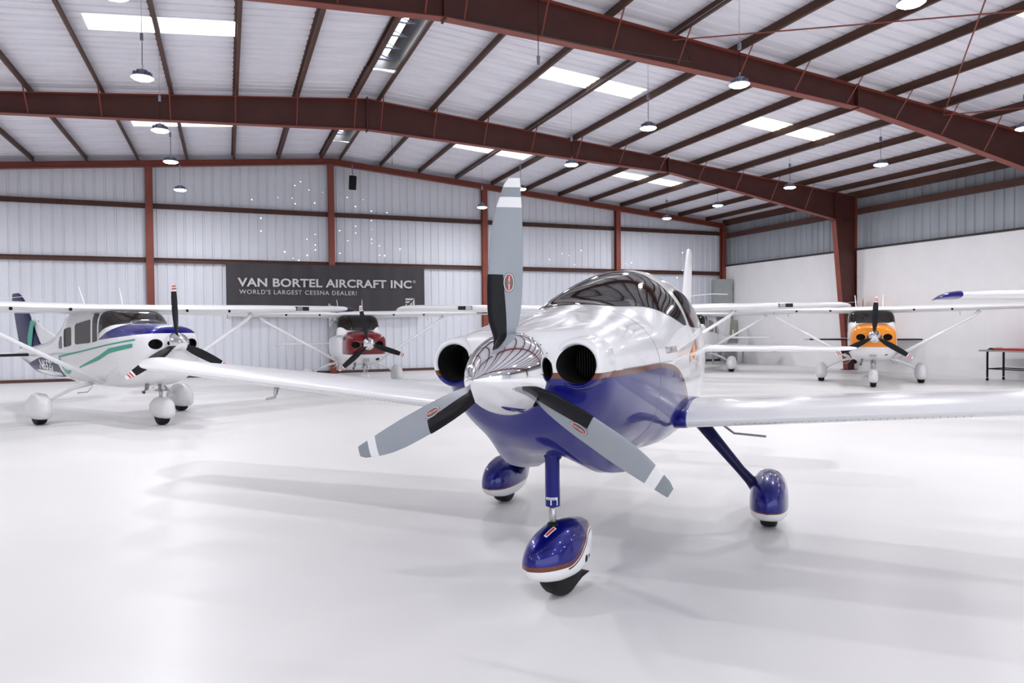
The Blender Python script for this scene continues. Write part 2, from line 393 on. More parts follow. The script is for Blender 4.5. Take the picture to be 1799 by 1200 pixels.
# rigid steel frames
def dep(x):                                # web depth along the rafter
    a = abs(x-RX)
    for (x0, d0), (x1, d1) in zip(DT, DT[1:]):
        if a <= x1: return d0+(d1-d0)*(a-x0)/(x1-x0)
    return DT[-1][1]
def rigid_frame(Y, DTin, label):
    global DT; DT = DTin
    f = empty('steel_frame', (0, Y, 0)); tag(f, label, 'steel frame', 'red rigid frames of the hangar')
    FW = .105; ft = .014; xc = XR-.02        # outer face of columns
    for s in (1, -1):
        st = [RX+s*a for a in (0, 3, 6.0, 9.9, 12.5, 16.9)]
        web = MB(); v = []
        for x in st:
            for yy in (-.005, .005): v += [(x, yy, rz(x)-ft), (x, yy, rz(x)-dep(x))]
        n = len(st)
        fc = []
        for k in range(n-1):
            a = k*4; fc += [(a, a+1, a+5, a+4), (a+2, a+6, a+7, a+3)]
        web.add(v, fc)
        # haunch and tapered column
        xo = RX+s*(xc-RX); xi = RX+s*(16.9); zk = rz(xi)-dep(xi)
        bi = xo-s*.42; ti = xi
        hv = []
        for yy in (-.005, .005): hv += [(xi, yy, rz(xi)-ft), (xo, yy, rz(xo)-ft), (xo, yy, 0), (bi, yy, 0), (xi, yy, zk)]
        web.add(hv, [(0, 1, 2, 3, 4), (5, 9, 8, 7, 6)])
        web.build('web', FRAME, f)
        def plate(name, p, q, nrm, m):
            # flange plate from p to q (x,z), thickness along nrm
            (x0, z0), (x1, z1) = p, q; v = []
            for (x, z) in ((x0, z0), (x1, z1), (x1+nrm[0]*ft, z1+nrm[1]*ft), (x0+nrm[0]*ft, z0+nrm[1]*ft)):
                v += [(x, -FW, z), (x, FW, z)]
            return m.add(v, [(0, 1, 3, 2), (2, 3, 5, 4), (4, 5, 7, 6), (6, 7, 1, 0), (0, 2, 4, 6), (1, 3, 5, 7)])
        m = MB()
        plate('', (st[0], rz(st[0])), (xo, rz(xo)), (0, -1), m); m.build('top_flange', FLANGE, f)
        m = MB()
        for a, b in zip(st, st[1:]): plate('', (a, rz(a)-dep(a)), (b, rz(b)-dep(b)), (0, -1), m)
        m.build('bottom_flange', FLANGE, f)
        m = MB(); plate('', (xi, zk), (bi, 0), (-s, 0), m); m.build('inner_column_flange', FLANGE, f)
        m = MB(); plate('', (xo, 0), (xo, rz(xo)), (s, 0), m); m.build('outer_column_flange', FLANGE, f)
        m = MB(); m.bx((min(xi, xo), -FW, zk-.01), (max(xi, xo), FW, zk+.008)).build('knee_stiffener', FRAME, f)
        m = MB(); m.box(((xo+bi)/2, 0, .012), (.62, .30, .024)); m.build('base_plate', FRAME, f)
        for a in (9.75, 16.9):
            x = RX+s*a; m = MB(); d = dep(x)
            m.bx((x-.016, -FW-.005, rz(x)-d-.05), (x+.016, FW+.005, rz(x)+.04)); m.build('splice_plate', FRAME, f)
        for k in range(11):                  # flange braces
            x = RX+s*(.36+1.51*k)
            if abs(x-RX) > 16: continue
            d = dep(x)
            for sy in (-1, 1):
                m = MB(); m.tube([(x, sy*.55, rz(x)+.03), (x, sy*.09, rz(x)-d+.02)], .017, 4); m.build('flange_brace', FLANGE, f)
    m = MB(); m.bx((RX-.02, -FW-.005, RZ-DT[0][1]-.05), (RX+.02, FW+.005, RZ+.04)); m.build('splice_plate', FRAME, f)
    return f
D2 = [(0, .83), (3.45, .69), (9.9, .43), (12.5, .62), (16.9, .98)]
D1 = [(0, .80), (4.5, .60), (9.8, .47), (12.5, .66), (16.9, 1.03)]
rigid_frame(19.85, D2, 'dark red steel frame with tapered column at right, the farther of the two')
rigid_frame(12.34, D1, 'dark red steel frame crossing the top right, nearest in view')
rigid_frame(4.79, D1, 'dark red steel frame overhead, closest to the camera and above the photo')
rigid_frame(-2.8, D1, 'dark red steel frame behind the camera')
# bracing rods in the roof plane, bay between the two nearer frames
b1 = tag(empty('brace_rod', (0, 0, 0)), 'crossed thin red bracing rods under the roof at top right', 'brace rods')
for (p, q) in (((8.4, 12.2, 7.42), (16.1, 5.0, 6.70)), ((16.1, 12.2, 6.70), (8.4, 5.0, 7.42)), ((16.1, 12.2, 6.70), (21.2, 5.0, 6.2)), ((21.2, 12.2, 6.2), (16.1, 5.0, 6.7))):
    MB().tube([p, q], .014, 6).build('rod', FLANGE, b1)
# conduit along purlins feeding the lamps
cd = tag(empty('electrical_conduit', (0, 0, 0)), 'thin grey electrical conduits running under the purlins above the lamp rows', 'conduit')
for x in (-1.15, 8.49, 16.19):
    MB().tube([(x, YF+.5, rz(x)+.03), (x, YE-.4, rz(x)+.03)], .012, 6).build('pipe', LAMPH, cd)
    for y in range(-8, 27, 3): MB().box((x, y, rz(x)+.025), (.05, .03, .05)).build('clip', STEEL, cd)
MB().tube([(RX+.1, 12.05, 7.10), (5.2, 12.0, 7.02), (6.8, 12.0, 6.96), (8.68, 12.0, 6.96), (8.68, 12.3, rz(8.68))], .010, 6).build('sagging_cable', CONC, cd)
# ------------------------------------------------------------ high bay lamps
def make_lamp():
    t = empty('high_bay_lamp')
    MB().lathe([(.0, .165), (.015, .175), (.035, .172), (.05, .13), (.07, .10), (.13, .095), (.15, .04)], ax='z', n=24).build('housing', LAMPH, t, angle=40)
    MB().lathe([(-.022, .01), (-.018, .14), (.006, .178)], ax='z', n=24).build('lens', LENS, t)
    m = MB()
    for k in range(12):
        a = k*PI/6; m.box((.125*math.cos(a), .125*math.sin(a), .07), (.06, .004, .06), 0, a)
    m.build('cooling_fins', LAMPH, t, kind='stuff')
    MB().tube([(0, 0, .15), (0, 0, .19), (.02, 0, .21), (0, 0, .23)], .008, 6).build('hook', STEEL, t)
    MB().tube([(0, 0, .22), (.004, .003, .62)], .006, 5).build('cord', BLACK, t)
    MB().box((0, 0, .70), (.05, .05, .12)).build('junction_box', LAMPH, t)
    MB().tube([(0, 0, .75), (0, 0, 1.0)], .004, 5).build('hanging_chain', STEEL, t)
    return t
rows = [(-9.2, 'far left', [-7, -3.5, 0, 7, 13.9, 17.3, 20.7, 24.3]), (-1.28, 'left', [-7, -3.5, 0, 7, 10.5, 13.76, 17.25, 20.37, 24.36]),
        (8.62, 'middle', [-7, -3.5, 0, 3.5, 7.0, 10.47, 13.46, 17.2, 20.78, 24.4]), (16.55, 'right', [-7, -3.5, 0, 3.5, 7, 10.59, 14.36, 17.73, 21.29, 24.51])]
ordn = ['nearest', 'second nearest', 'third nearest', 'fourth nearest', 'fifth nearest', 'sixth nearest']
lamp0 = make_lamp(); first = True
ld = bpy.data.lights.new('lamp_light', 'AREA'); ld.shape = 'DISK'; ld.size = .3; ld.energy = LAMP_W; ld.color = LAMP_COL
vis = {'left': 13, 'middle': 6.5, 'right': 10}
for x, rn, ys in rows:
    seen = [y for y in ys if y > vis.get(rn, 99)]
    for y in ys:
        o = lamp0 if first else copy_tree(lamp0); first = False
        o.location = (x, y, 6.0)
        pipe = rz(x)+.02-7.0
        for ch in [k for k in bpy.data.objects if k.parent == o]:
            if ch.name.startswith('hanging_chain'): ch.scale = (1, 1, 1); ch.location.z = 0; ch.scale.z = 1; 
        # chain stretched to the roof
        ch = [k for k in bpy.data.objects if k.parent == o and k.name.startswith('hanging_chain')][0]
        L_ = rz(x)+PD+.01-6.75; ch.scale = (1, 1, L_/.25); ch.location = (0, 0, .75-.75*L_/.25)
        if y in seen:
            k = seen.index(y)
            tag(o, 'glowing round hanging lamp, %s of the %d in the %s row' % (ordn[k], len(seen), rn), 'lamp', 'hanging high bay lamps')
        elif rn == 'far left': tag(o, 'hanging lamp of the row beyond the left edge of the photo', 'lamp', 'hanging lamps left of the photo')
        else: tag(o, 'hanging lamp of the %s row, above or behind the camera' % rn, 'lamp', 'hanging lamps out of view in the %s row' % rn)
        lo = bpy.data.objects.new('lamp_light', ld); S.collection.objects.link(lo); lo.parent = o; lo.location = (0, 0, -.03)
# small hanging things
sp_ = empty('loudspeaker', (4.42, 26.95, 7.0)); tag(sp_, 'small black loudspeaker hanging under the end rafter right of the ridge', 'loudspeaker')
MB().box((0, 0, .1), (.24, .22, .50), 0, 0, Matrix.Rotation(R(18), 3, 'X')).build('cabinet', BLACK, sp_, angle=30)
MB().tube([(0, 0, .3), (0, .02, .78)], .02, 6).build('bracket', LAMPH, sp_)
def cord(name, x, y, z0, z1, label, endr=.02, w=True):
    t = tag(empty(name, (x, y, z0)), label, 'cord')
    MB().tube([(0, 0, .12), (0, 0, z1-z0)], .006, 5).build('cable', BLACK if w else STEEL, t)
    MB().tube([(0, 0, 0), (0, 0, .14)], [endr*.6, endr], 6).build('plug', STEEL, t)
cord('hanging_cord', 4.55, 10.2, 5.75, rz(4.55)+PD, 'thin cord with plug hanging from roof above the propeller', .03)
cord('hanging_cord', 5.05, 23.0, 6.95, rz(5.05)+PD, 'thin pull cord hanging beside the second frame right of the ridge', .02)
# ------------------------------------------------------------ banner
bn = empty('banner', (0, 27.14, 0)); tag(bn, 'charcoal cloth banner with grey dealer lettering on the back wall', 'banner')
rowsb = []
for k in range(11):
    z = 2.18+(4.02-2.18)*k/10
    rowsb.append([(-.01+7.18*j/60, .02*math.sin(j*.35)+.015*math.sin(j*.9+k*.2), z) for j in range(61)])
m = MB(); m.grid(rowsb, closed=False); c = m.build('cloth', BANNER, bn, smooth=True)
BT = -.05
text_obj('lettering', 'VAN BORTEL AIRCRAFT INC', 6.28, .31, lambda u, v: (.37+u, BT, 3.20+v), LETTER, bn, bold=.026, space=1.03)
text_obj('lettering', "WORLD'S LARGEST CESSNA DEALER!", 4.12, .16, lambda u, v: (.42+u, BT, 2.94+v-.005*u), LETTER, bn, bold=.004, space=1.15)
text_obj('lettering', '\u00ae', .11, .11, lambda u, v: (6.70+u, BT, 3.41+v), LETTER, bn)
m = MB(); ex, ez = 6.40, 2.46
for q in ([(0, .36), (.36, .36), (.25, .29), (0, .29)], [(0, .25), (.20, .25), (.12, .18), (0, .18)], [(0, .14), (.08, .14), (.02, .08), (0, .08)],
          [(.36, .33), (.36, 0), (.28, 0), (.28, .25)], [(.25, .22), (.25, 0), (.18, 0), (.18, .15)], [(.15, .12), (.15, 0), (.09, 0), (.09, .06)]):
    m.add([(ex+a, BT, ez+b) for a, b in q], [(0, 1, 2, 3)])
m.build('emblem', LETTER, bn)
# ------------------------------------------------------------ lifting surfaces
def foil(n=14, t=.13, camber=.02):
    """closed airfoil outline from the trailing edge over the top to the leading edge and back; x 0..1 from LE"""
    up = []; lo = []
    for k in range(n+1):
        x = .5*(1+math.cos(PI*k/n))
        yt = 5*t*(.2969*math.sqrt(x)-.1260*x-.3516*x*x+.2843*x**3-.1036*x**4)
        yc = camber*4*x*(1-x)
        up.append((x, yc+yt)); 
        if 0 < k < n: lo.append((x, yc-yt))
    return up+lo[::-1]
INC = 0
def wing(name, secs, m, parent, side=1, vertical=False, n=14, mif=None):
    """secs: (span, xLE, z, chord, t/c). span is +y*side or, if vertical, +z (then z is ignored)"""
    rows_ = []
    for s, xl, z, c, t in secs:
        row = []
        for fx, fy in foil(n, t, 0 if vertical else .02):
            if vertical: row.append((xl-fx*c, fy*c, s))
            else: row.append((xl-fx*c, s*side, z+fy*c-fx*c*INC))
        rows_.append(row)
    g = MB(); g.grid(rows_, closed=True, caps=True, mif=mif)
    return g.build(name, m, parent, angle=45)
# ------------------------------------------------------------ fuselage section machinery
class Body:
    """stations: x, ztop, zbot, halfwidth, zmid, ntop, nbot (descending x); bumps(x, th) adds radius. th measured from up, + to +y"""
    def __init__(s, tab, bump=None): s.t = tab; s.b = bump
    def rad(s, x, th):
        zt, zb, hw, zm, nt, nb = interp(s.t, x); c, d = abs(math.cos(th)), abs(math.sin(th))
        h, n = (zt-zm, nt) if math.cos(th) >= 0 else (zm-zb, nb)
        r = 1/((d/hw)**n+(c/max(h, 1e-3))**n)**(1/n)
        if s.b: r += s.b(x, th)
        return r
    def p(s, x, th, off=0):
        zm = interp(s.t, x)[3]; r = s.rad(x, th)+off
        return Vector((x, r*math.sin(th), zm+r*math.cos(th)))
    def side(s, x, z, sgn, off=.004):
        lo, hi = 0, PI
        for _ in range(26):
            mid = (lo+hi)/2
            if s.p(x, mid*sgn).z > z: lo = mid
            else: hi = mid
        q = s.p(x, lo*sgn, off); return q
    def loft(s, xs, n=64):
        return [[s.p(x, 2*PI*k/n) for k in range(n)] for x in xs]
    def patch(s, name, nu, nv, fn, off, m, parent):
        """fn(u,v)->(x,th)"""
        rows_ = [[s.p(*fn(a/nu, b/nv), off) for b in range(nv+1)] for a in range(nu+1)]
        g = MB(); g.grid(rows_, closed=False); return g.build(name, m, parent, smooth=True)
    def strip(s, name, cols_, sgn, m, parent, off=.005, nv=3):
        """cols_: (x, ztop, zbot) columns of a painted side field"""
        cc = []
        for (a, b) in zip(cols_, cols_[1:]):
            for k in range(5): cc.append(tuple(a[i]+(b[i]-a[i])*k/5 for i in range(3)))
        cc.append(cols_[-1])
        rows_ = [[s.side(x, zt+(zb-zt)*k/nv, sgn, off) for k in range(nv+1)] for x, zt, zb in cc]
        g = MB(); g.grid(rows_, closed=False); return g.build(name, m, parent, smooth=True)
def frange(a, b, n): return [a+(b-a)*k/n for k in range(n+1)]
def boolean_cut(o, cutter):
    md = o.modifiers.new('b', 'BOOLEAN'); md.object = cutter; md.operation = 'DIFFERENCE'; md.solver = 'EXACT'; md.material_mode = 'TRANSFER'
    dg = bpy.context.evaluated_depsgraph_get(); me = bpy.data.meshes.new_from_object(o.evaluated_get(dg))
    o.modifiers.clear(); o.data = me; bpy.data.objects.remove(cutter)
    return o
# ------------------------------------------------------------ propeller blades
def blade(parent, hub, alpha, tab, mats, bands, boot=None, decal=False, hand=1):
    """tab: r, LE offset, TE offset (projected), pitch deg, thickness ; bands(r)->material index"""
    er = Vector((0, math.sin(alpha), math.cos(alpha))); et = Vector((0, -math.cos(alpha), math.sin(alpha)))*hand; ex_ = Vector((1, 0, 0)); H = Vector(hub)
    def fr(r):
        le, te, be, th = interp([(-a[0],)+a[1:] for a in tab], -r)
        b = R(be); cd_ = et*math.cos(b)+ex_*math.sin(b); nn = ex_*math.cos(b)-et*math.sin(b)
        return le/math.cos(b), te/math.cos(b), th, cd_, nn
    def pt(r, c, face, off=0):       # c 0 = LE, 1 = TE ; face +1 front
        le, te, th, cd_, nn = fr(r); x = le-(le+te)*c
        w = th*2.6*(math.sqrt(max(c, 0))*(1-c))*.62*(1.25 if face > 0 else .75)
        return H+er*r+cd_*x+nn*(face*(w+off))
    cs = [0, .01, .04, .1, .2, .35, .5, .65, .8, .92, 1]
    rs = sorted(set([tab[0][0]+(tab[-1][0]-tab[0][0])*k/28 for k in range(29)]+[b for b in bands[1]]))
    rows_ = []
    for r in rs: rows_.append([pt(r, c, 1) for c in cs]+[pt(r, c, -1) for c in cs[-2:0:-1]])
    g = MB(); g.grid(rows_, closed=True, caps=True, mif=lambda k, j: bands[0]((rs[k]+rs[k+1])/2))
    o = g.build('propeller_blade', mats, parent, angle=50)
    if boot:
        r0_, r1_, c0, c1 = boot; rows_ = []
        for k in range(15):
            r = r0_+(r1_-r0_)*k/14; cm = c0+(c1-c0)*k/14
            row = [pt(r, cm*q, 1, .0025) for q in (1, .8, .6, .4, .25, .12, .04)]
            tip_ = pt(r, 0, 1); _, _, _, cd_, nn = fr(r); row.append(tip_+cd_*.003)
            row += [pt(r, cm*q, -1, .0025) for q in (.04, .12, .25, .4, .6, .8, 1)]
            rows_.append(row)
        g = MB(); g.grid(rows_, closed=False); g.build('deice_boot', BOOT, o, smooth=True)
    if decal:
        rc, cc = .475, .60
        def E(a, b, off):            # a along span, b along chord (m)
            le, te, th, cd_, nn = fr(rc+a); return pt(rc+a, cc+b/(le+te), 1, off)
        for nm, sa, sb, off, mm in (('decal_rim', .050, .030, .0015, BLKP), ('decal_ring', .047, .0275, .0022, WBAND), ('decal_field', .043, .0235, .003, DECF)):
            g = MB(); g.add([E(sa*math.cos(2*PI*k/28), sb*math.sin(2*PI*k/28), off) for k in range(28)], [tuple(range(28))]); g.build(nm, mm, o)
        g = MB()
        for q in ([(.040, -.008), (.040, .006), (-.002, .004), (-.006, -.002)], [(-.040, .008), (-.040, -.006), (.002, -.004), (.006, .002)]):
            q2 = [(a*.98, -b*1.3) for a, b in q]
            g.add([E(a, b, .0038) for a, b in q2], [(0, 1, 2, 3)])
        g.add([E(a, b, .0037) for a, b in ((.036, .013), (.008, .005), (-.036, -.013), (-.008, -.005))], [(0, 1, 2, 3)])
        g.build('decal_flash', RED, o)
        text_obj('decal_lettering', 'HARTZELL', .074, .0085, lambda u, v: E(u-.037, -.0045+v, .0046) if False else E(u-.037, (.0045-v), .0046), WBAND, o, bold=.01)
    return o
DECF = mat('decal_grey', (.13, .12, .11), .5)
# ============================================================ MAIN AIRCRAFT
AX, AY, AH = 1.9293, 4.0899, -2.332
C4 = empty('low_wing_airplane', (AX, AY, 0), AH)
tag(C4, 'white and metallic blue low-wing airplane with chrome spinner and grey propeller, closest to camera', 'airplane')
tab4 = [(.80, 1.650, 1.255, .200, 1.452, 2, 2), (.765, 1.658, 1.240, .212, 1.455, 2, 2), (.725, 1.668, 1.20, .25, 1.458, 2.0, 2), (.685, 1.680, 1.155, .33, 1.462, 2.1, 2), (.64, 1.690, 1.10, .42, 1.465, 2.2, 2),
        (.56, 1.706, 1.045, .475, 1.465, 2.3, 2), (.45, 1.728, .985, .505, 1.46, 2.3, 2), (.25, 1.765, .925, .53, 1.445, 2.3, 2.2), (0, 1.798, .885, .56, 1.42, 2.25, 2.4),
        (-.3, 1.828, .865, .585, 1.40, 2.2, 2.7), (-.6, 1.870, .82, .605, 1.385, 2.15, 3.0), (-.9, 1.985, .78, .615, 1.38, 2.1, 3.6), (-1.3, 2.095, .755, .62, 1.38, 2.05, 3.8),
        (-1.7, 2.165, .75, .625, 1.38, 2.05, 3.8), (-2.2, 2.20, .755, .62, 1.38, 2.05, 3.6), (-2.7, 2.19, .78, .595, 1.385, 2.05, 2.5), (-3.3, 2.09, .85, .53, 1.40, 2, 2.3),
        (-4.0, 1.90, .97, .41, 1.42, 2, 2), (-4.8, 1.72, 1.11, .28, 1.42, 2, 2), (-5.5, 1.62, 1.21, .18, 1.42, 2, 2), (-6.05, 1.56, 1.30, .09, 1.43, 2, 2), (-6.2, 1.50, 1.38, .03, 1.44, 2, 2)]
def bump4(x, th):
    r = 0
    a = abs(abs(th if th <= PI else th-2*PI)-PI)      # angle from straight down
    if -.70 < x < .62:                                # twin outlet bulges under the cowling
        A = .175*(1-((x+.42)/1.04)**2)**1.4 if x > -.42 else .175*max(0, 1-((-.42-x)/.26)**2)**.8
        r += max(A, 0)*math.exp(-((a-R(25))/R(8.5))**2)
    b = abs(th if th <= PI else 2*PI-th)
    if -.5 < x < .72:                                 # cheeks behind the intakes
        A = .014*min(1, (.72-x)/.15)*min(1, (x+.5)/.8)
        r += A*math.exp(-((b-R(66))/R(20))**2)
        r -= A*.9*math.exp(-((b-R(30))/R(15))**2)
    if -.8 < x < .5:                                  # nose gear fairing ridge
        pass
    return r
B4 = Body(tab4, bump4)
def blue_mask(f):                                     # painted field bounded above by a level line that sweeps down aft
    def g(op, x, y, z):
        u = op('MAXIMUM', op('DIVIDE', op('SUBTRACT', -.15, x), 1.40), 0)
        v = op('MAXIMUM', op('DIVIDE', op('SUBTRACT', z, .75), .705), 0)
        s = op('ADD', op('POWER', u, 2.6), op('POWER', v, 2.6))
        return op('LESS_THAN', s, f)
    return g
PAINT4 = paint_nodes('white_blue_livery', None, (.80, .80, .82), [((.16, .038, .014), .3, blue_mask(1.0)), ((.0025, .004, .165), .25, blue_mask(.885))])
xs1 = [.80, .79, .765, .75, .735, .72, .70, .68, .65, .62, .58, .54]+frange(.5, -.38, 22)
g = MB(); g.grid(B4.loft(xs1, 96), closed=True, caps=True)
cowl = g.build('engine_cowling', [PAINT4, HOLE], C4, angle=50)
IY, IZ = .357, 1.497
for sg in (1, -1):
    ct = MB().lathe([(.30, .103), (.9, .103)], (0, sg*IY-.012, IZ), 'x', 40, 0).build('cut', HOLE)
    ct.parent = C4
    bpy.context.view_layer.update()
    boolean_cut(cowl, ct)
cowl.data.polygons.foreach_set('use_smooth', [True]*len(cowl.data.polygons))
bm = bmesh.new(); bm.from_mesh(cowl.data)
for e in bm.edges: e.smooth = not (len(e.link_faces) == 2 and e.calc_face_angle(0) > R(40))
bm.to_mesh(cowl.data); bm.free()
for sg in (1, -1):
    yc = sg*IY-.012
    MB().lathe([(.692, .106), (.703, .110), (.708, .117), (.704, .126), (.69, .134), (.65, .143), (.57, .152), (.47, .157), (.36, .150)], (0, yc, IZ), 'x', 48, caps=False).build('intake_lip', PAINT4, C4, smooth=True)
    MB().lathe([(.305, .1015), (.694, .1065)], (0, yc, IZ), 'x', 48, caps=False).build('intake_duct', HOLE, C4, smooth=True)
    MB().lathe([(.31, .001), (.31, .101)], (0, yc, IZ), 'x', 32, caps=False).build('intake_back', HOLE, C4)
    m = MB()
    for k in range(13):
        yy = -.09+.015*k; hh = math.sqrt(max(.0001, .10**2-yy*yy))
        m.box((.36, yc+yy, IZ), (.05, .004, 2*hh*.97))
    m.build('cooling_fins', GRILLE, C4)
g = MB(); g.grid(B4.loft(frange(-.385, -.72, 12)+frange(-.80, -6.2, 72), 96), closed=True, caps=True); g.build('fuselage', PAINT4, C4, angle=50)
# seam of the cowling
MB().grid([[B4.p(x, 2*PI*k/96, .0008) for k in range(96)] for x in (-.379, -.386)], True).build('cowling_seam', DGREY, C4)
for sg in (1, -1): B4.strip('cowling_split_line', [(.50, 1.4595, 1.4555), (-.25, 1.4595, 1.4555), (-.75, 1.452, 1.448)], sg, DGREY, C4, .0012, 1)
# windscreen, side windows
TH = R(61)
def wsf(u, v):
    t = (2*v-1)*TH; a = abs(t)/TH
    x0 = -.48-1.07*a**2.9; x1 = -1.70+.03*a
    if x0 < x1+.01: x0 = x1+.01
    return (x0+(x1-x0)*u, t)
B4.patch('windscreen', 14, 48, wsf, .004, GLASS, C4)
for sg in (1, -1):
    for nm, xa, xb, ta, tb in (('cabin_window', -1.80, -2.72, R(33), R(63)), ('cabin_window', -2.82, -3.50, R(36), R(64))):
        def sw(u, v, xa=xa, xb=xb, ta=ta, tb=tb, sg=sg):
            t = ta+(tb-ta)*v; k = abs(2*u-1)**6*.12
            x = xa+(xb-xa)*u-(.10*(1-v) if u < .5 else 0)*(1-2*u)
            return (x, sg*(t*(1-k)+k*(ta+tb)/2))
        B4.patch(nm, 16, 8, sw, .004, GLASS, C4)
    # door outline seam
    for xa in (-1.62, -2.78):
        rows_ = [[B4.p(xa-.003*q, sg*R(40+ (65)*k/16), .001) for k in range(17)] for q in (0, 1)]
        MB().grid(rows_, False).build('door_seam', DGREY, C4)
# tail
wing('tail_fin', [(1.45, -4.75, 0, 1.35, .06), (1.66, -4.95, 0, 1.12, .08), (1.95, -5.22, 0, .92, .09), (2.62, -5.68, 0, .60, .09), (2.73, -5.76, 0, .50, .08), (2.765, -5.86, 0, .36, .05)], WHITE, C4, vertical=True)
for sg in (1, -1):
    wing('tailplane', [(.05, -5.0, 1.385, .85, .10), (1.85, -5.18, 1.385, .55, .10), (2.02, -5.23, 1.39, .47, .09), (2.09, -5.33, 1.395, .30, .06)], WHITE, C4, sg)
MB().tube([(-5.85, 0, 2.10), (-5.95, .30, 2.13), (-6.0, .52, 2.12)], .006, 6).build('tail_antenna', WHITE, C4)
# wings
def zw(y): return .985+.068*(y-.6)
def xl(y): return -1.05-.068*(y-.6)
for sg in (1, -1):
    secs = [(y, xl(y), zw(y), 1.44-.13*(y-.3), .135) for y in (.30, .70, 1.5, 2.5, 3.5, 4.5, 5.05)]
    secs += [(5.22, xl(5.2)-.03, zw(5.2)+.005, .80, .125), (5.34, xl(5.3)-.10, zw(5.3)+.02, .69, .11), (5.42, xl(5.4)-.20, zw(5.4)+.035, .54, .09), (5.46, xl(5.4)-.33, zw(5.4)+.045, .36, .05)]
    w_ = wing('wing', secs, WHITE, C4, sg, n=18)
    # flap and aileron gaps, rivets along the lower leading edge
    m = MB()
    for k in range(34):
        y = 1.0+k*.045; z = zw(y)-.030; x = xl(y)-.020
        m.add([(x+.004+.7*.004*math.sin(a*PI/3), sg*(y+.004*math.cos(a*PI/3)), z+.004*math.sin(a*PI/3)-.003) for a in range(6)], [tuple(range(6))])
    m.build('rivets', DGREY, w_, kind='stuff')
    # root seal, blue
    seal = []
    for y, k in ((.54, 1.01), (.60, 1.02), (.635, 1.025), (.648, 1.015), (.655, 1.0)):
        c = 1.44-.13*(y-.3)
        seal.append([(xl(y)+(k-1)*.6-fx*c*k, sg*y, zw(y)+fy*c*(1+(k-1)*2)) for fx, fy in foil(18, .135, .02)])
    MB().grid(seal, True).build('wing_root_seal', BLUE, C4, smooth=True)
    yy = 3.45; MB().tube([(xl(yy)-.25, sg*yy, zw(yy)-.05), (xl(yy)-.22, sg*yy, zw(yy)-.14), (xl(yy)-.22, sg*(yy+.01), zw(yy)-.17), (xl(yy)-.20, sg*(yy+.10), zw(yy)-.19)], [.03, .02, .014, .012], 8).build('tie_down_hook' if sg < 0 else 'pitot_mast', STEEL, C4)
MB().tube([(-2.05, .80, .86), (-2.0, .92, .78), (-1.9, 1.18, .78)], .010, 6).build('entry_step', STEEL, C4)
# spinner and propeller
HUB = (.87, .012, 1.452)
prof = [(.785, .205), (.79, .214), (.80, .217)]+[(.85+.46*t, .218*(1-t**1.6)**.78) for t in frange(0, .97, 24)]+[(.85+.46*.99, .218*.05), (.85+.46, .0001)]
spn = MB().lathe(prof, (0, .032, 1.452), 'x', 72).build('spinner', CHROME, C4, angle=40)
m = MB()
for k in range(24):
    a = 2*PI*k/24
    m.box((.805, .032+.2165*math.cos(a), 1.452+.2165*math.sin(a)), (.005, .005, .005))
m.build('spinner_screws', BLACK, spn, kind='stuff')
btab = [(.130, .040, .028, 28, .036), (.185, .052, .034, 36, .032), (.222, .060, .038, 39, .029), (.27, .074, .052, 38, .026), (.38, .086, .064, 33, .021), (.50, .092, .068, 28, .017), (.65, .092, .068, 23, .013), (.76, .085, .064, 20, .011),
        (.85, .070, .059, 18, .009), (.935, .046, .053, 16, .007), (.985, .030, .050, 15, .006), (1.012, .010, .047, 15, .004)]
def bnd(r): return 1 if r > .965 else (2 if r > .92 else (1 if r > .885 else 0))
BR = 1.012
for k in range(3):
    al = R(2.2)+k*2*PI/3
    if k == 0: bands = (lambda r: 1 if r > .965 else (2 if r > .915 else (1 if r > .862 else 0)), [.862, .915, .965])
    else: bands = (lambda r: 2 if r > .94 else (1 if r > .885 else 0), [.885, .94])
    bl = blade(C4, HUB, al, btab, [GREY, WBAND, DGREY], bands, (.165, .515, .60, .43), True)
    er = Vector((0, math.sin(al), math.cos(al)))
    H = Vector(HUB)
    ct = MB().tube([H+er*.11, H+er*.30], .054, 32).build('cut', HOLE); ct.parent = C4
    bpy.context.view_layer.update(); boolean_cut(spn, ct)
bm = bmesh.new(); bm.from_mesh(spn.data)
for f in bm.faces: f.smooth = True
for e in bm.edges: e.smooth = not (len(e.link_faces) == 2 and e.calc_face_angle(0) > R(35))
bm.to_mesh(spn.data); bm.free()
# nose gear
PN = lambda nm, z0, col: None
def blue_top(zl, br=.012):
    return [((.16, .038, .014), .3, lambda op, x, y, z: op('GREATER_THAN', z, zl-br)), ((.0025, .004, .165), .25, lambda op, x, y, z: op('GREATER_THAN', z, zl))]
def swoop(z0, off):       # level line in front rising aft
    def g(op, x, y, z):
        t = op('MINIMUM', op('MAXIMUM', op('DIVIDE', op('SUBTRACT', .13, x), .34), 0), 1)
        rise = op('MULTIPLY', op('MULTIPLY', op('MULTIPLY', t, t), op('SUBTRACT', 3, op('MULTIPLY', t, 2))), .14)
        return op('GREATER_THAN', z, op('ADD', rise, z0+off))
    return g
def rear(f, xr=.06):
    def g(op, x, y, z): return op('MULTIPLY', f(op, x, y, z), op('LESS_THAN', x, xr))
    return g
WH = (.80, .80, .82); BRN = (.16, .038, .014); BLU = (.0025, .004, .165)
PANTN = paint_nodes('nose_fairing_livery', None, WH, [(BRN, .3, rear(swoop(.228, -.012), .13)), (WH, 0, rear(swoop(.228, .000), .13)), (BRN, .3, swoop(.228, .006)), (BLU, .35, rear(swoop(.228, .018), .13)), (BRN, .3, rear(swoop(.228, .024), .13)), (BLU, .35, swoop(.228, .034))])
PANTM = paint_nodes('main_fairing_livery', None, WH, blue_top(.196))
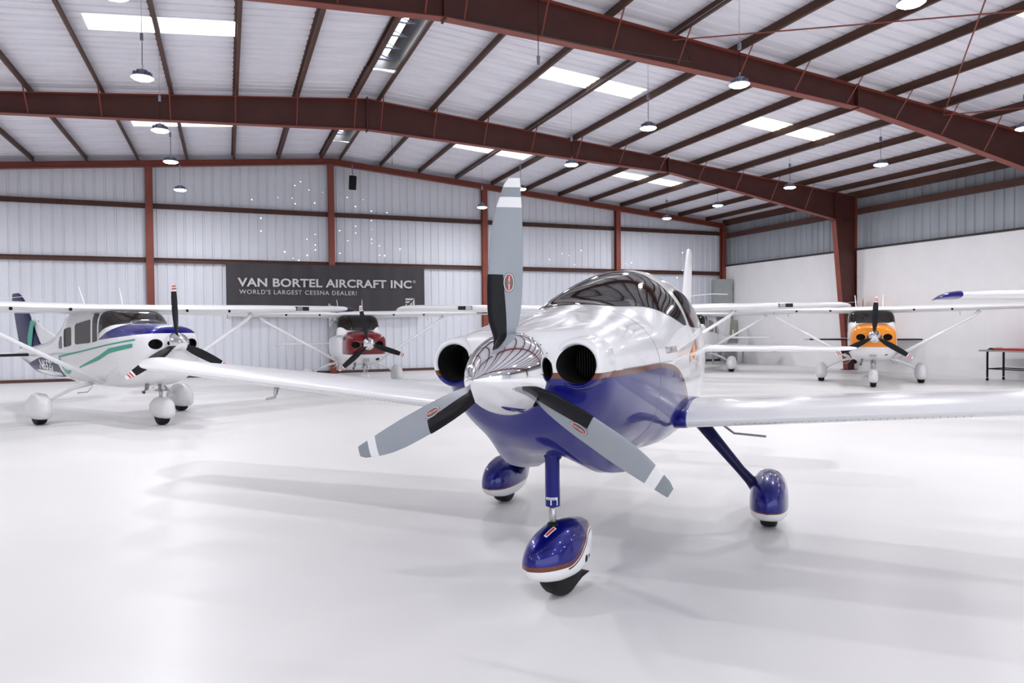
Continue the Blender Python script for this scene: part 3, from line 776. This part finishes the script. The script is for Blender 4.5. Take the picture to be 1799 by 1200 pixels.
def pant(name, stations, m, parent, cx, cy, n=40):
    b = Body(stations); xs = frange(stations[0][0], stations[-1][0], 30)
    rows_ = [[(p.x+cx, p.y+cy, p.z) for p in [b.p(x, 2*PI*k/n) for k in range(n)]] for x in xs]
    g = MB(); g.grid(rows_, True, True); return g.build(name, m, parent, angle=55)
npst = [(.345, .285, .215, .012, .25, 2, 2), (.325, .33, .185, .055, .245, 2, 2), (.28, .375, .160, .096, .24, 2, 2.2), (.21, .422, .140, .130, .235, 2, 2.4), (.12, .455, .127, .150, .235, 2, 2.5), (.02, .474, .125, .157, .24, 2, 2.5),
        (-.08, .470, .135, .148, .25, 1.9, 2.4), (-.18, .452, .165, .118, .27, 1.7, 2.2), (-.26, .430, .205, .078, .30, 1.5, 2), (-.32, .405, .245, .036, .32, 1.5, 2), (-.335, .395, .265, .012, .33, 1.5, 2)]
nose_parts = [pant('nose_wheel_fairing', npst, PANTN, C4, 0, 0)]
def tire(parent, x, y, r, w, name='tire'):
    return MB().lathe([(-w/2, .05), (-w/2, r*.84), (-w*.44, r*.94), (-w*.30, r*.988), (0, r), (w*.30, r*.988), (w*.44, r*.94), (w/2, r*.84), (w/2, .05)], (x, y, r), 'y', 32).build(name, BLACK, parent, smooth=True)
nose_parts.append(tire(C4, .0, 0, .185, .125))
nose_parts.append(MB().add([(-.05, -.055, .13), (-.05, .055, .13), (-.26, .055, .085), (-.26, -.055, .085), (-.05, -.055, .02), (-.05, .055, .02), (-.17, .055, .07), (-.17, -.055, .07)], [(0, 1, 2, 3), (4, 7, 6, 5), (0, 4, 5, 1), (1, 5, 6, 2), (2, 6, 7, 3), (3, 7, 4, 0)]).build('mud_scraper', BLACK, C4))
MB().tube([(.08, 0, .58), (.085, 0, .75), (.085, 0, .98), (.08, 0, 1.06)], [.046, .046, .046, .06], 24).build('strut_housing', BLUE, C4, angle=40)
MB().tube([(.085, 0, .88), (.04, 0, .96), (0, 0, 1.1)], [.052, .10, .22], 24, caps=False).build('strut_fairing', BLUE, C4, smooth=True)
MB().tube([(.085, 0, .42), (.085, 0, .62)], .0225, 16).build('strut_piston', STEEL, C4, smooth=True)
MB().lathe([(.445, .036), (.470, .034), (.475, .025)], (.085, 0, 0), 'z', 20).build('strut_boot', BLACK, C4)
# placard on strut (towards the camera)
m = MB()
a0 = R(17)
def cylp(a, z, r=.0475): return (.085+r*math.cos(a0+a), r*math.sin(a0+a), z)
for aa, ab, z0, z1 in ((-.95, .75, .606, .640), ):
    m.grid([[cylp(aa+(ab-aa)*k/10, z) for k in range(11)] for z in (z0+.018, z1)], False)
m.grid([[cylp(-.25+.16*k/2, z) for k in range(3)] for z in (.592, .628)], False); m.grid([[cylp(.60+.15*k/2, z) for k in range(3)] for z in (.590, .628)], False)
m.build('placard', WBAND, C4)
m = MB(); m.grid([[cylp(-.75+1.2*k/10, z, .048) for k in range(11)] for z in (.627, .633)], False); m.build('placard_print', DGREY, C4)
bN = Body(npst)
m = MB(); m.grid([[bN.p(x, t, .0015) for t in (.10, .22)] for x in (.11, .16, .21)], False); nose_parts.append(m.build('white_marker', WBAND, C4))
m = MB(); m.grid([[bN.p(x, t, .0025) for t in (.13, .19)] for x in (.12, .16, .20)], False); nose_parts.append(m.build('red_marker', RED, C4))
m = MB()
for (xx, zz, rr) in ((-.07, .235, .024), (-.115, .24, .013)):
    m.add([bN.side(xx+rr*.7*math.cos(a*PI/6), zz+rr*math.sin(a*PI/6), 1, .002) for a in range(12)], [tuple(range(12))])
nose_parts.append(m.build('jack_point', BLACK, C4))
for o in nose_parts:                      # wheel steered a little to the airplane's right
    a_ = R(-16); o.rotation_euler = (0, 0, a_); o.location = (.085-.085*math.cos(a_), -.085*math.sin(a_), 0)
# main gear
mst = [(.40, .275, .19, .012, .23, 2, 2), (.375, .33, .15, .065, .22, 2.1, 2.3), (.30, .385, .110, .118, .21, 2.3, 2.6), (.18, .428, .083, .146, .20, 2.5, 3.0), (.03, .450, .076, .155, .195, 2.6, 3.2),
       (-.14, .448, .082, .152, .20, 2.5, 2.8), (-.30, .425, .11, .125, .215, 2.2, 2.3), (-.46, .385, .15, .08, .24, 2, 2), (-.60, .345, .20, .035, .265, 2, 2), (-.66, .325, .235, .010, .27, 2, 2)]
for sg, xo, yo in ((1, -2.09, 1.195), (-1, -2.13, 1.235)):
    pant('main_wheel_fairing', mst, PANTM, C4, xo, sg*yo)
    tire(C4, xo+.02, sg*yo, .19, .135)
    MB().tube([(xo+.02, sg*.60, .90), (xo+.03, sg*.80, .66), (xo+.03, sg*.97, .46), (xo+.03, sg*1.04, .385), (xo+.02, sg*1.10, .33)], [.062, .050, .040, .045, .07], 16, flat=.55 if False else 1).build('main_gear_leg', BLUED, C4, smooth=True)
# model name on the cowling, in copper letters
text_obj('lettering', 'COLUMBIA 400', .36, .045, lambda u, v: B4.side(-.62-u, 1.505+v, 1, .003), BROWN, C4, bold=.01)
B4.strip('door_graphic', [(-1.50, 1.46, 1.40), (-1.75, 1.53, 1.43), (-1.95, 1.58, 1.50)], 1, ORANGE, C4, .003)
# ============================================================ HIGH WING AIRPLANES
htab = [(.50, 1.52, 1.18, .20, 1.38, 2.2, 2.2), (.47, 1.60, 1.02, .36, 1.37, 2.6, 2.6), (.42, 1.655, .93, .46, 1.36, 2.8, 3), (.32, 1.69, .84, .52, 1.34, 3, 3.2), (.05, 1.72, .74, .56, 1.31, 3, 3.4), (-.35, 1.75, .67, .585, 1.29, 3, 3.6),
        (-.62, 1.785, .64, .59, 1.29, 3.2, 3.6), (-.80, 1.88, .63, .59, 1.29, 4.0, 3.6), (-1.10, 2.05, .62, .59, 1.29, 6.5, 3.6), (-1.5, 2.10, .62, .59, 1.29, 7.0, 3.6), (-2.6, 2.08, .64, .585, 1.30, 6.0, 3.6),
        (-3.2, 1.93, .68, .53, 1.28, 3.2, 3.2), (-4.0, 1.66, .70, .43, 1.16, 2.6, 3.6), (-5.2, 1.44, .74, .29, 1.09, 2.3, 3.2), (-6.4, 1.32, .92, .13, 1.13, 2, 2), (-7.1, 1.28, 1.10, .04, 1.18, 2, 2)]
def high_wing(pos, heading, label, hz=1.40, nose_mat=WHITE, fin_mat=WHITE, body_mat=None, prop_phase=0, tip_mat=WHITE, detail=True, red_tips=True):
    t = empty('high_wing_airplane', (pos[0], pos[1], 0), heading); tag(t, label, 'airplane')
    dz = hz-1.40
    tab = [(r[0], r[1]+dz*(1 if r[0] > -.7 else max(0, (r[0]+1.1)/.4)), r[2], r[3], r[4]+dz*(.6 if r[0] > -.7 else 0), r[5], r[6]) for r in htab]
    b = Body(tab)
    bmtl = body_mat or WHITE
    g = MB(); g.grid(b.loft([.50, .49, .47, .45, .42, .38, .32, .22, .1, -.05, -.2, -.35], 56), True, True)
    cw = g.build('engine_cowling', [nose_mat, HOLE], t, angle=50)
    for sg in (1, -1):
        ct = MB().tube([(.30, sg*.315, hz-.02), (.7, sg*.315, hz-.02)], [.088, .088], 24, flat=1.25, up=(0, 0, 1)).build('cut', HOLE); ct.parent = t
        bpy.context.view_layer.update(); boolean_cut(cw, ct)
    bm = bmesh.new(); bm.from_mesh(cw.data)
    for f in bm.faces: f.smooth = True
    for e in bm.edges: e.smooth = not (len(e.link_faces) == 2 and e.calc_face_angle(0) > R(40))
    bm.to_mesh(cw.data); bm.free()
    g = MB(); g.grid(b.loft(frange(-.352, -1.2, 14)+frange(-1.3, -7.1, 40), 56), True, True); g.build('fuselage', bmtl, t, angle=50)
    m = MB(); m.box((.485, 0, hz-.02), (.03, .30, .14)); m.build('intake_divider', nose_mat, t)
    # oil cooler grille and landing light in the chin
    x0 = .335; m = MB(); m.box((.36, -.02, .90+dz*.5), (.03, .16, .11)); m.build('chin_grille', GREYBOX, t)
    m = MB(); m.lathe([(0, .0001), (.0, .05)], (.345, .28, .93+dz*.5), 'x', 16); m.build('chin_inlet', HOLE, t)
    # glazing
    THW = R(66)
    def wf_(u, v):
        th = (2*v-1)*THW; a = abs(th)/THW; x0 = -.36-.02*dz-.95*a**2.6; x1 = -1.13+.02*a
        if x0 < x1: x0, x1 = x1+.0, x1-.18*0-.01
        return (x0+(x1-x0)*u, th)
    b.patch('windscreen', 12, 64, wf_, .006, GLASS, t)
    for sg in (1, -1):
        for (pts) in ([(-1.18, 1.99, 1.50), (-1.38, 2.0, 1.47)], [(-1.47, 1.86, 1.48), (-1.52, 1.89, 1.46), (-2.12, 1.82, 1.43), (-2.18, 1.78, 1.45)], [(-2.37, 1.72, 1.42), (-2.42, 1.76, 1.40), (-2.70, 1.72, 1.37), (-2.75, 1.68, 1.39)], [(-2.90, 1.58, 1.34), (-3.02, 1.58, 1.34), (-3.12, 1.46, 1.34)]):
            b.strip('cabin_window', pts, sg, GLASS, t, .006, 5)
    # wings
    for sg in (1, -1):
        global INC; INC = .045
        secs = [(.0, -1.10, 2.085, 1.62, .12), (.60, -1.10, 2.085, 1.62, .12), (2.6, -1.12, 2.12, 1.60, .12), (4.9, -1.25, 2.165, 1.22, .12), (5.20, -1.29, 2.17, 1.14, .115)]
        w_ = wing('wing', secs, WHITE, t, sg, n=14)
        wing('wingtip', [(5.20, -1.29, 2.17, 1.14, .115), (5.36, -1.31, 2.165, 1.04, .10), (5.45, -1.36, 2.145, .90, .08), (5.50, -1.44, 2.12, .66, .05)], tip_mat, w_, sg, n=14)
        INC = 0
        m = MB(); m.bx((-1.165, sg*3.65, 2.105), (-1.36, sg*3.98, 2.195)); m.build('landing_light', HOLE, w_)
        m = MB(); m.bx((-1.160, sg*3.66, 2.11), (-1.36, sg*3.80, 2.19)); m.build('landing_light_lens', LAMPG, w_)
        if detail:
            for yy in (1.05, 1.95): 
                m = MB(); m.lathe([(0, .001), (0, .03)], (-1.085, sg*yy, 2.07), 'x', 10); m.build('wing_vent', HOLE, w_)
            m = MB(); m.tube([(-1.6, sg*2.2, 2.02), (-1.6, sg*2.2, 1.93), (-1.5, sg*2.2, 1.92)], .008, 6); m.build('pitot_tube', STEEL, w_)
        m = MB(); m.tube([(-1.05, sg*.55, .74), (-1.20, sg*1.6, 1.36), (-1.33, sg*2.50, 1.90), (-1.35, sg*2.62, 2.02)], [.045, .04, .04, .05], 10, flat=1); m.build('wing_strut', WHITE, t, smooth=True)
        # tailplane with black boot on the leading edge
        tp = wing('tailplane', [(.02, -5.75, 1.15, 1.0, .09), (1.80, -6.0, 1.15, .72, .09), (1.95, -6.06, 1.15, .55, .06)], WHITE, t, sg, n=12)
        if body_mat is not None or fin_mat is ORANGE:
            rows_ = []
            for y, xx, c in ((.22, -5.78, .98), (1.74, -5.99, .73)):
                fo = foil(12, .09, .02); sel = [p for p in fo if p[0] < .14]
                rows_.append([(xx+.006-fx*c, sg*y, 1.15+fy*c*1.12) for fx, fy in sel])
            MB().grid(rows_, False).build('deice_strip', BLACK, tp, smooth=True)
        # main wheels
        mw = [(.42, .36, .22, .012, .28, 2, 2), (.39, .43, .16, .07, .27, 2.2, 2.4), (.28, .52, .11, .13, .26, 2.4, 3), (.10, .575, .10, .155, .26, 2.4, 3.5), (-.10, .575, .10, .155, .26, 2.4, 3.5), (-.30, .50, .14, .12, .28, 2.2, 2.6), (-.50, .40, .22, .06, .30, 2, 2), (-.62, .34, .28, .012, .31, 2, 2)]
        pant('main_wheel_fairing', mw, WHITE2, t, -1.92, sg*1.30, 24)
        tire(t, -1.90, sg*1.30, .20, .17)
        MB().tube([(-1.85, sg*.40, .70), (-1.86, sg*.75, .62), (-1.88, sg*1.05, .48), (-1.90, sg*1.24, .32)], [.04, .032, .028, .026], 8).build('main_gear_leg', WHITE, t, smooth=True)
        if detail: MB().tube([(-1.62, sg*.50, .66), (-1.62, sg*.60, .55), (-1.80, sg*.70, .53)], .010, 6).build('entry_step', STEEL, t)
    # fin, dorsal fillet
    wing('tail_fin', [(1.12, -5.20, 0, 1.80, .04), (1.45, -5.75, 0, 1.38, .06), (1.80, -6.10, 0, 1.18, .065), (2.42, -6.68, 0, .84, .07), (2.55, -6.90, 0, .62, .06), (2.60, -7.05, 0, .42, .04)], fin_mat, t, vertical=True)
    wing('dorsal_fillet', [(1.30, -3.9, 0, 2.0, .025), (1.55, -4.75, 0, 1.2, .03), (1.78, -5.6, 0, .6, .04), (1.98, -6.0, 0, .35, .05)], WHITE, t, vertical=True)
    # nose gear
    nw = [(.40, .34, .22, .012, .27, 2, 2), (.36, .41, .17, .06, .26, 2.2, 2.4), (.24, .48, .13, .105, .26, 2.4, 3), (.05, .505, .12, .12, .26, 2.4, 3.2), (-.15, .49, .13, .11, .27, 2.4, 3), (-.32, .43, .17, .075, .28, 2, 2.2), (-.46, .37, .25, .012, .30, 2, 2)]
    pant('nose_wheel_fairing', nw, WHITE2, t, 0, 0, 24); tire(t, 0, 0, .19, .145)
    MB().tube([(-.02, 0, .40), (-.06, 0, .60), (-.08, 0, .80)], [.03, .03, .035], 10).build('nose_gear_strut', STEEL, t, smooth=True)
    m = MB(); m.tube([(.10, .05, .50), (.14, .05, .60), (0, .05, .70)], .014, 6); m.tube([(.10, -.05, .50), (.14, -.05, .60), (0, -.05, .70)], .014, 6); m.box((.0, 0, .62), (.16, .18, .03)); m.build('torque_link', STEEL, t)
    if detail: MB().tube([(.02, -.26, .78), (.04, -.28, .66), (-.04, -.30, .60)], .035, 10).build('exhaust_pipe', LAMPG, t, smooth=True)
    # propeller
    hub = (.60, 0, hz)
    prof = [(.51, .165), (.53, .172)]+[(.60+.32*q, .172*(1-q**1.7)**.75) for q in frange(0, .96, 10)]+[(.92, .0001)]
    sp2 = MB().lathe(prof, (0, 0, hz), 'x', 40).build('spinner', CHROME2, t, angle=40)
    bt = [(.12, .03, .03, 10, .045), (.18, .045, .035, 38, .03), (.32, .068, .055, 33, .022), (.5, .078, .062, 27, .016), (.7, .074, .060, 22, .012), (.86, .062, .052, 18, .009), (.98, .045, .040, 16, .006), (1.035, .025, .022, 15, .004)]
    bands = (lambda r: 1 if r > .885 else 0, [.885])
    for k in range(3):
        al = R(prop_phase)+k*2*PI/3
        bl = blade(t, hub, al, bt, [BLKP, WBAND], bands)
        er = Vector((0, math.sin(al), math.cos(al))); et = Vector((0, -math.cos(al), math.sin(al))); H = Vector(hub)
        for q in (.93, .975):
            g = MB(); be = R(17)
            c_ = et*math.cos(be)+Vector((1, 0, 0))*math.sin(be); n_ = Vector((1, 0, 0))*math.cos(be)-et*math.sin(be)
            le = interp([(-a[0],)+a[1:] for a in bt], -q)
            A_ = le[0]*1.0; B_ = -le[1]*1.0
            p0 = H+er*q
            g.add([p0+c_*A_+n_*.009-er*.014, p0+c_*A_+n_*.009+er*.006, p0+c_*B_+n_*.009+er*.014, p0+c_*B_+n_*.009-er*.006], [(0, 1, 2, 3)]); g.build('red_stripe', RED, bl)
    # antennas on the cabin roof
    if detail:
        for sg, xx in ((1, -2.3), (-1, -2.3)): MB().tube([(xx, sg*.35, 2.15), (xx-.22, sg*.38, 2.55)], [.014, .007], 6).build('roof_antenna', WHITE, t)
        MB().tube([(-6.75, .02, 2.50), (-6.85, .30, 2.47), (-6.95, .55, 2.44)], .006, 5).build('tail_antenna', WHITE, t)
        MB().tube([(-6.75, -.02, 2.50), (-6.85, -.30, 2.47), (-6.95, -.55, 2.44)], .006, 5).build('tail_antenna', WHITE, t)
    return t, b
CHROME2 = mat('polished_spinner_metal', (.82, .83, .86), .16, 1)
NA = paint_nodes('white_navy_livery', None, WH, [((.006, .006, .18), .3, lambda op, x, y, z: op('MULTIPLY', op('GREATER_THAN', z, op('ADD', op('MULTIPLY', x, .072), 1.60)), op('GREATER_THAN', x, op('MULTIPLY', op('ADD', z, -2.0), 2.4))))])
NC = paint_nodes('white_orange_livery', None, WH, [((.85, .27, .005), 0, lambda op, x, y, z: op('MULTIPLY', op('GREATER_THAN', z, 1.08), op('GREATER_THAN', x, op('SUBTRACT', -.22, op('MAXIMUM', op('SUBTRACT', z, 1.45), 0)))))])
NB = paint_nodes('white_maroon_livery', None, WH, [((.10, .10, .11), 0, lambda op, x, y, z: op('MULTIPLY', op('GREATER_THAN', z, .985), op('GREATER_THAN', x, -.16))), ((.17, .004, .010), .1, lambda op, x, y, z: op('MULTIPLY', op('GREATER_THAN', z, 1.0), op('GREATER_THAN', x, op('SUBTRACT', -.12, op('MULTIPLY', op('MAXIMUM', op('SUBTRACT', z, 1.40), 0), 1.5)))))])
tA, bA = high_wing((-1.10, 14.12), R(-60.12), 'white high-wing airplane with dark blue cowling top and teal side stripes at left', 1.47, NA, BLUED, NA, -3, BLUED)
tB, bB = high_wing((3.47, 19.54), R(-90.08), 'white high-wing airplane with maroon cowling in front of the banner', 1.27, NB, WHITE, None, -11.4)
tC, bC = high_wing((16.02, 14.12), R(-135.98), 'white high-wing airplane with orange cowling and orange fin beside red column', 1.36, NC, ORANGE, None, 2.4)
tD, bD = high_wing((14.6, 20.84), R(-142), 'all-white high-wing airplane far back, mostly hidden behind the blue and white one', 1.36, detail=False)
tE, bE = high_wing((8.37, 13.68), R(-111.75), 'all-white high-wing airplane hidden behind the blue and white one, its wings sticking out both sides', 1.36, detail=False)
tF, bF = high_wing((14.47, 3.87), R(-130), 'high-wing airplane past the right edge, only its blue-tipped wing showing', 1.40, tip_mat=BLUE, detail=False)
# livery of the left airplane
for sg in (-1, 1):
    bA.strip('teal_stripe', [(.20, 1.545, 1.515), (-.9, 1.43, 1.405), (-2.0, 1.305, 1.275), (-2.75, 1.235, 1.19), (-3.15, 1.19, 1.15)], sg, TEAL, tA)
    bA.strip('teal_stripe', [(.14, 1.46, 1.40), (.05, 1.455, 1.385), (-.69, 1.375, 1.285), (-1.11, 1.235, 1.16), (-2.01, 1.01, .985)], sg, TEAL, tA)
    bA.strip('teal_stripe', [(-2.40, .95, .93), (-2.60, .92, .85), (-2.85, .95, .85), (-3.02, 1.14, 1.02), (-3.12, 1.17, 1.12)], sg, TEAL, tA)
    bA.strip('navy_field', [(-3.10, .84, .77), (-3.34, 1.13, .76), (-4.2, 1.17, .74), (-4.9, 1.10, .77), (-5.6, 1.00, .82), (-5.95, .95, .93)], sg, BLUED, tA, .006)
    fn = (lambda u, v: bA.side(-4.78+u, .82+v, -1, .010)) if sg < 0 else (lambda u, v: bA.side(-3.70-u, .82+v, 1, .010))
    text_obj('registration', 'N652J', 1.08, .27, fn, WBAND, tA, bold=.03)
    # teal band on the fin fillet
    m = MB(); m.add([(-5.95, sg*.052, 1.93), (-6.18, sg*.052, 1.93), (-6.38, sg*.052, 1.55), (-6.38, sg*.052, 1.30), (-6.15, sg*.052, 1.30)], [(0, 1, 2, 3, 4)]); m.build('teal_fin_band', TEAL, tA)
# silver-edged panel on the maroon airplane
for sg in (-1, 1): bB.strip('silver_stripe', [(-.14, 1.50, 1.44), (-.9, 1.50, 1.44), (-1.4, 1.43, 1.40)], sg, WALLR, tB)
# ============================================================ floor furniture along the right wall
ct = empty('rolling_table', (20.9, 13.1, 0)); tag(ct, 'long low worktable on casters against the white wall at far right', 'table')
MB().bx((-.42, -2.4, .855), (.42, 1.27, .90)).build('tabletop', GREYBOX, ct)
for xx in (-.36, .34):
    for yy in (-2.2, -.4, 1.05):
        MB().bx((xx-.02, yy-.02, .10), (xx+.02, yy+.02, .855)).build('leg', BLACK, ct)
        cs_ = MB(); cs_.lathe([(-.015, .02), (-.015, .045), (.015, .045), (.015, .02)], (xx, yy, .048), 'y', 16); cs_.build('caster', BLACK, ct)
    MB().bx((xx-.015, -2.2, .34), (xx+.015, 1.05, .37)).build('stretcher', BLACK, ct)
MB().bx((-.36, 1.035, .34), (.34, 1.065, .37)).build('stretcher', BLACK, ct)
rs_ = MB().bx((20.50, 10.9, .901), (21.3, 13.95, .95)).build('red_panel', RED); tag(rs_, 'flat red painted panel lying on the worktable at far right', 'panel')
m = MB(); m.grid([[(20.60+.12*j+.02*k, 13.98+.07*k, .905+.06*math.sin(PI*k/4)+.012*((j*k) % 2)) for j in range(5)] for k in range(5)], False); m.grid([[(20.60+.12*j+.02*k, 13.98+.07*k, .902) for j in range(5)] for k in range(5)], False)
tag(m.build('folded_cloth', CARD), 'crumpled tan cloth lying beside the red panel on the worktable', 'cloth')
# grey cabinets in the far right corner
cb = empty('electrical_cabinet', (20.84, 26.9, 2.05)); tag(cb, 'tall grey metal electrical cabinet high in the far right corner', 'cabinet')
MB().bx((0, -.35, 0), (.62, .25, 1.72)).build('body', GREYBOX, cb); 
for k in range(2): MB().bx((.03, -.362, .04+.85*k), (.59, -.35, .84+.83*k)).build('door', GREYBOX, cb)
MB().box((.66, -.2, 1.35), (.07, .14, .28)).build('conduit_elbow', BLACK, cb)
MB().bx((.28, .05, -2.05), (.34, .10, 0)).build('wall_stand', GREYBOX, cb)
cb = empty('breaker_panel', (20.80, 26.4, .85)); tag(cb, 'grey-green breaker panel box with white labels above the workbench', 'electrical panel')
MB().bx((0, -.1, .15), (.70, .2, 1.05)).build('body', GREENBOX, cb); MB().bx((.04, -.112, .20), (.34, -.10, .98)).build('door', GREENBOX, cb); MB().bx((.36, -.112, .20), (.66, -.10, .98)).build('door', GREENBOX, cb)
MB().bx((.08, -.118, .35), (.22, -.112, .50)).build('label_plate', WBAND, cb); MB().bx((.42, -.118, .35), (.50, -.112, .62)).build('label_plate', WBAND, cb)
MB().bx((.04, -.05, -.85), (.66, .15, .15)).build('plinth', GREYBOX, cb)
wbn = empty('workbench', (20.1, 25.6, 0)); tag(wbn, 'white-topped workbench standing below the grey-green breaker panel', 'bench')
MB().bx((-.75, -.35, .80), (1.0, .35, .86)).build('benchtop', WHITE2, wbn); MB().bx((-.72, -.32, .68), (.97, .32, .80)).build('apron', GREYBOX, wbn)
for xx in (-.68, .92):
    for yy in (-.28, .28): MB().bx((xx-.03, yy-.03, 0), (xx+.03, yy+.03, .68)).build('leg', GREYBOX, wbn)
ho = MB().tube([(XR-.05, 24.0+.25*math.cos(a), .75+.2*math.sin(a)) for a in frange(PI, 2*PI, 10)], .015, 6).build('wall_hose', STEEL); tag(ho, 'short looped hose hanging low on the white wall near the corner', 'hose')
bpy.context.view_layer.update()
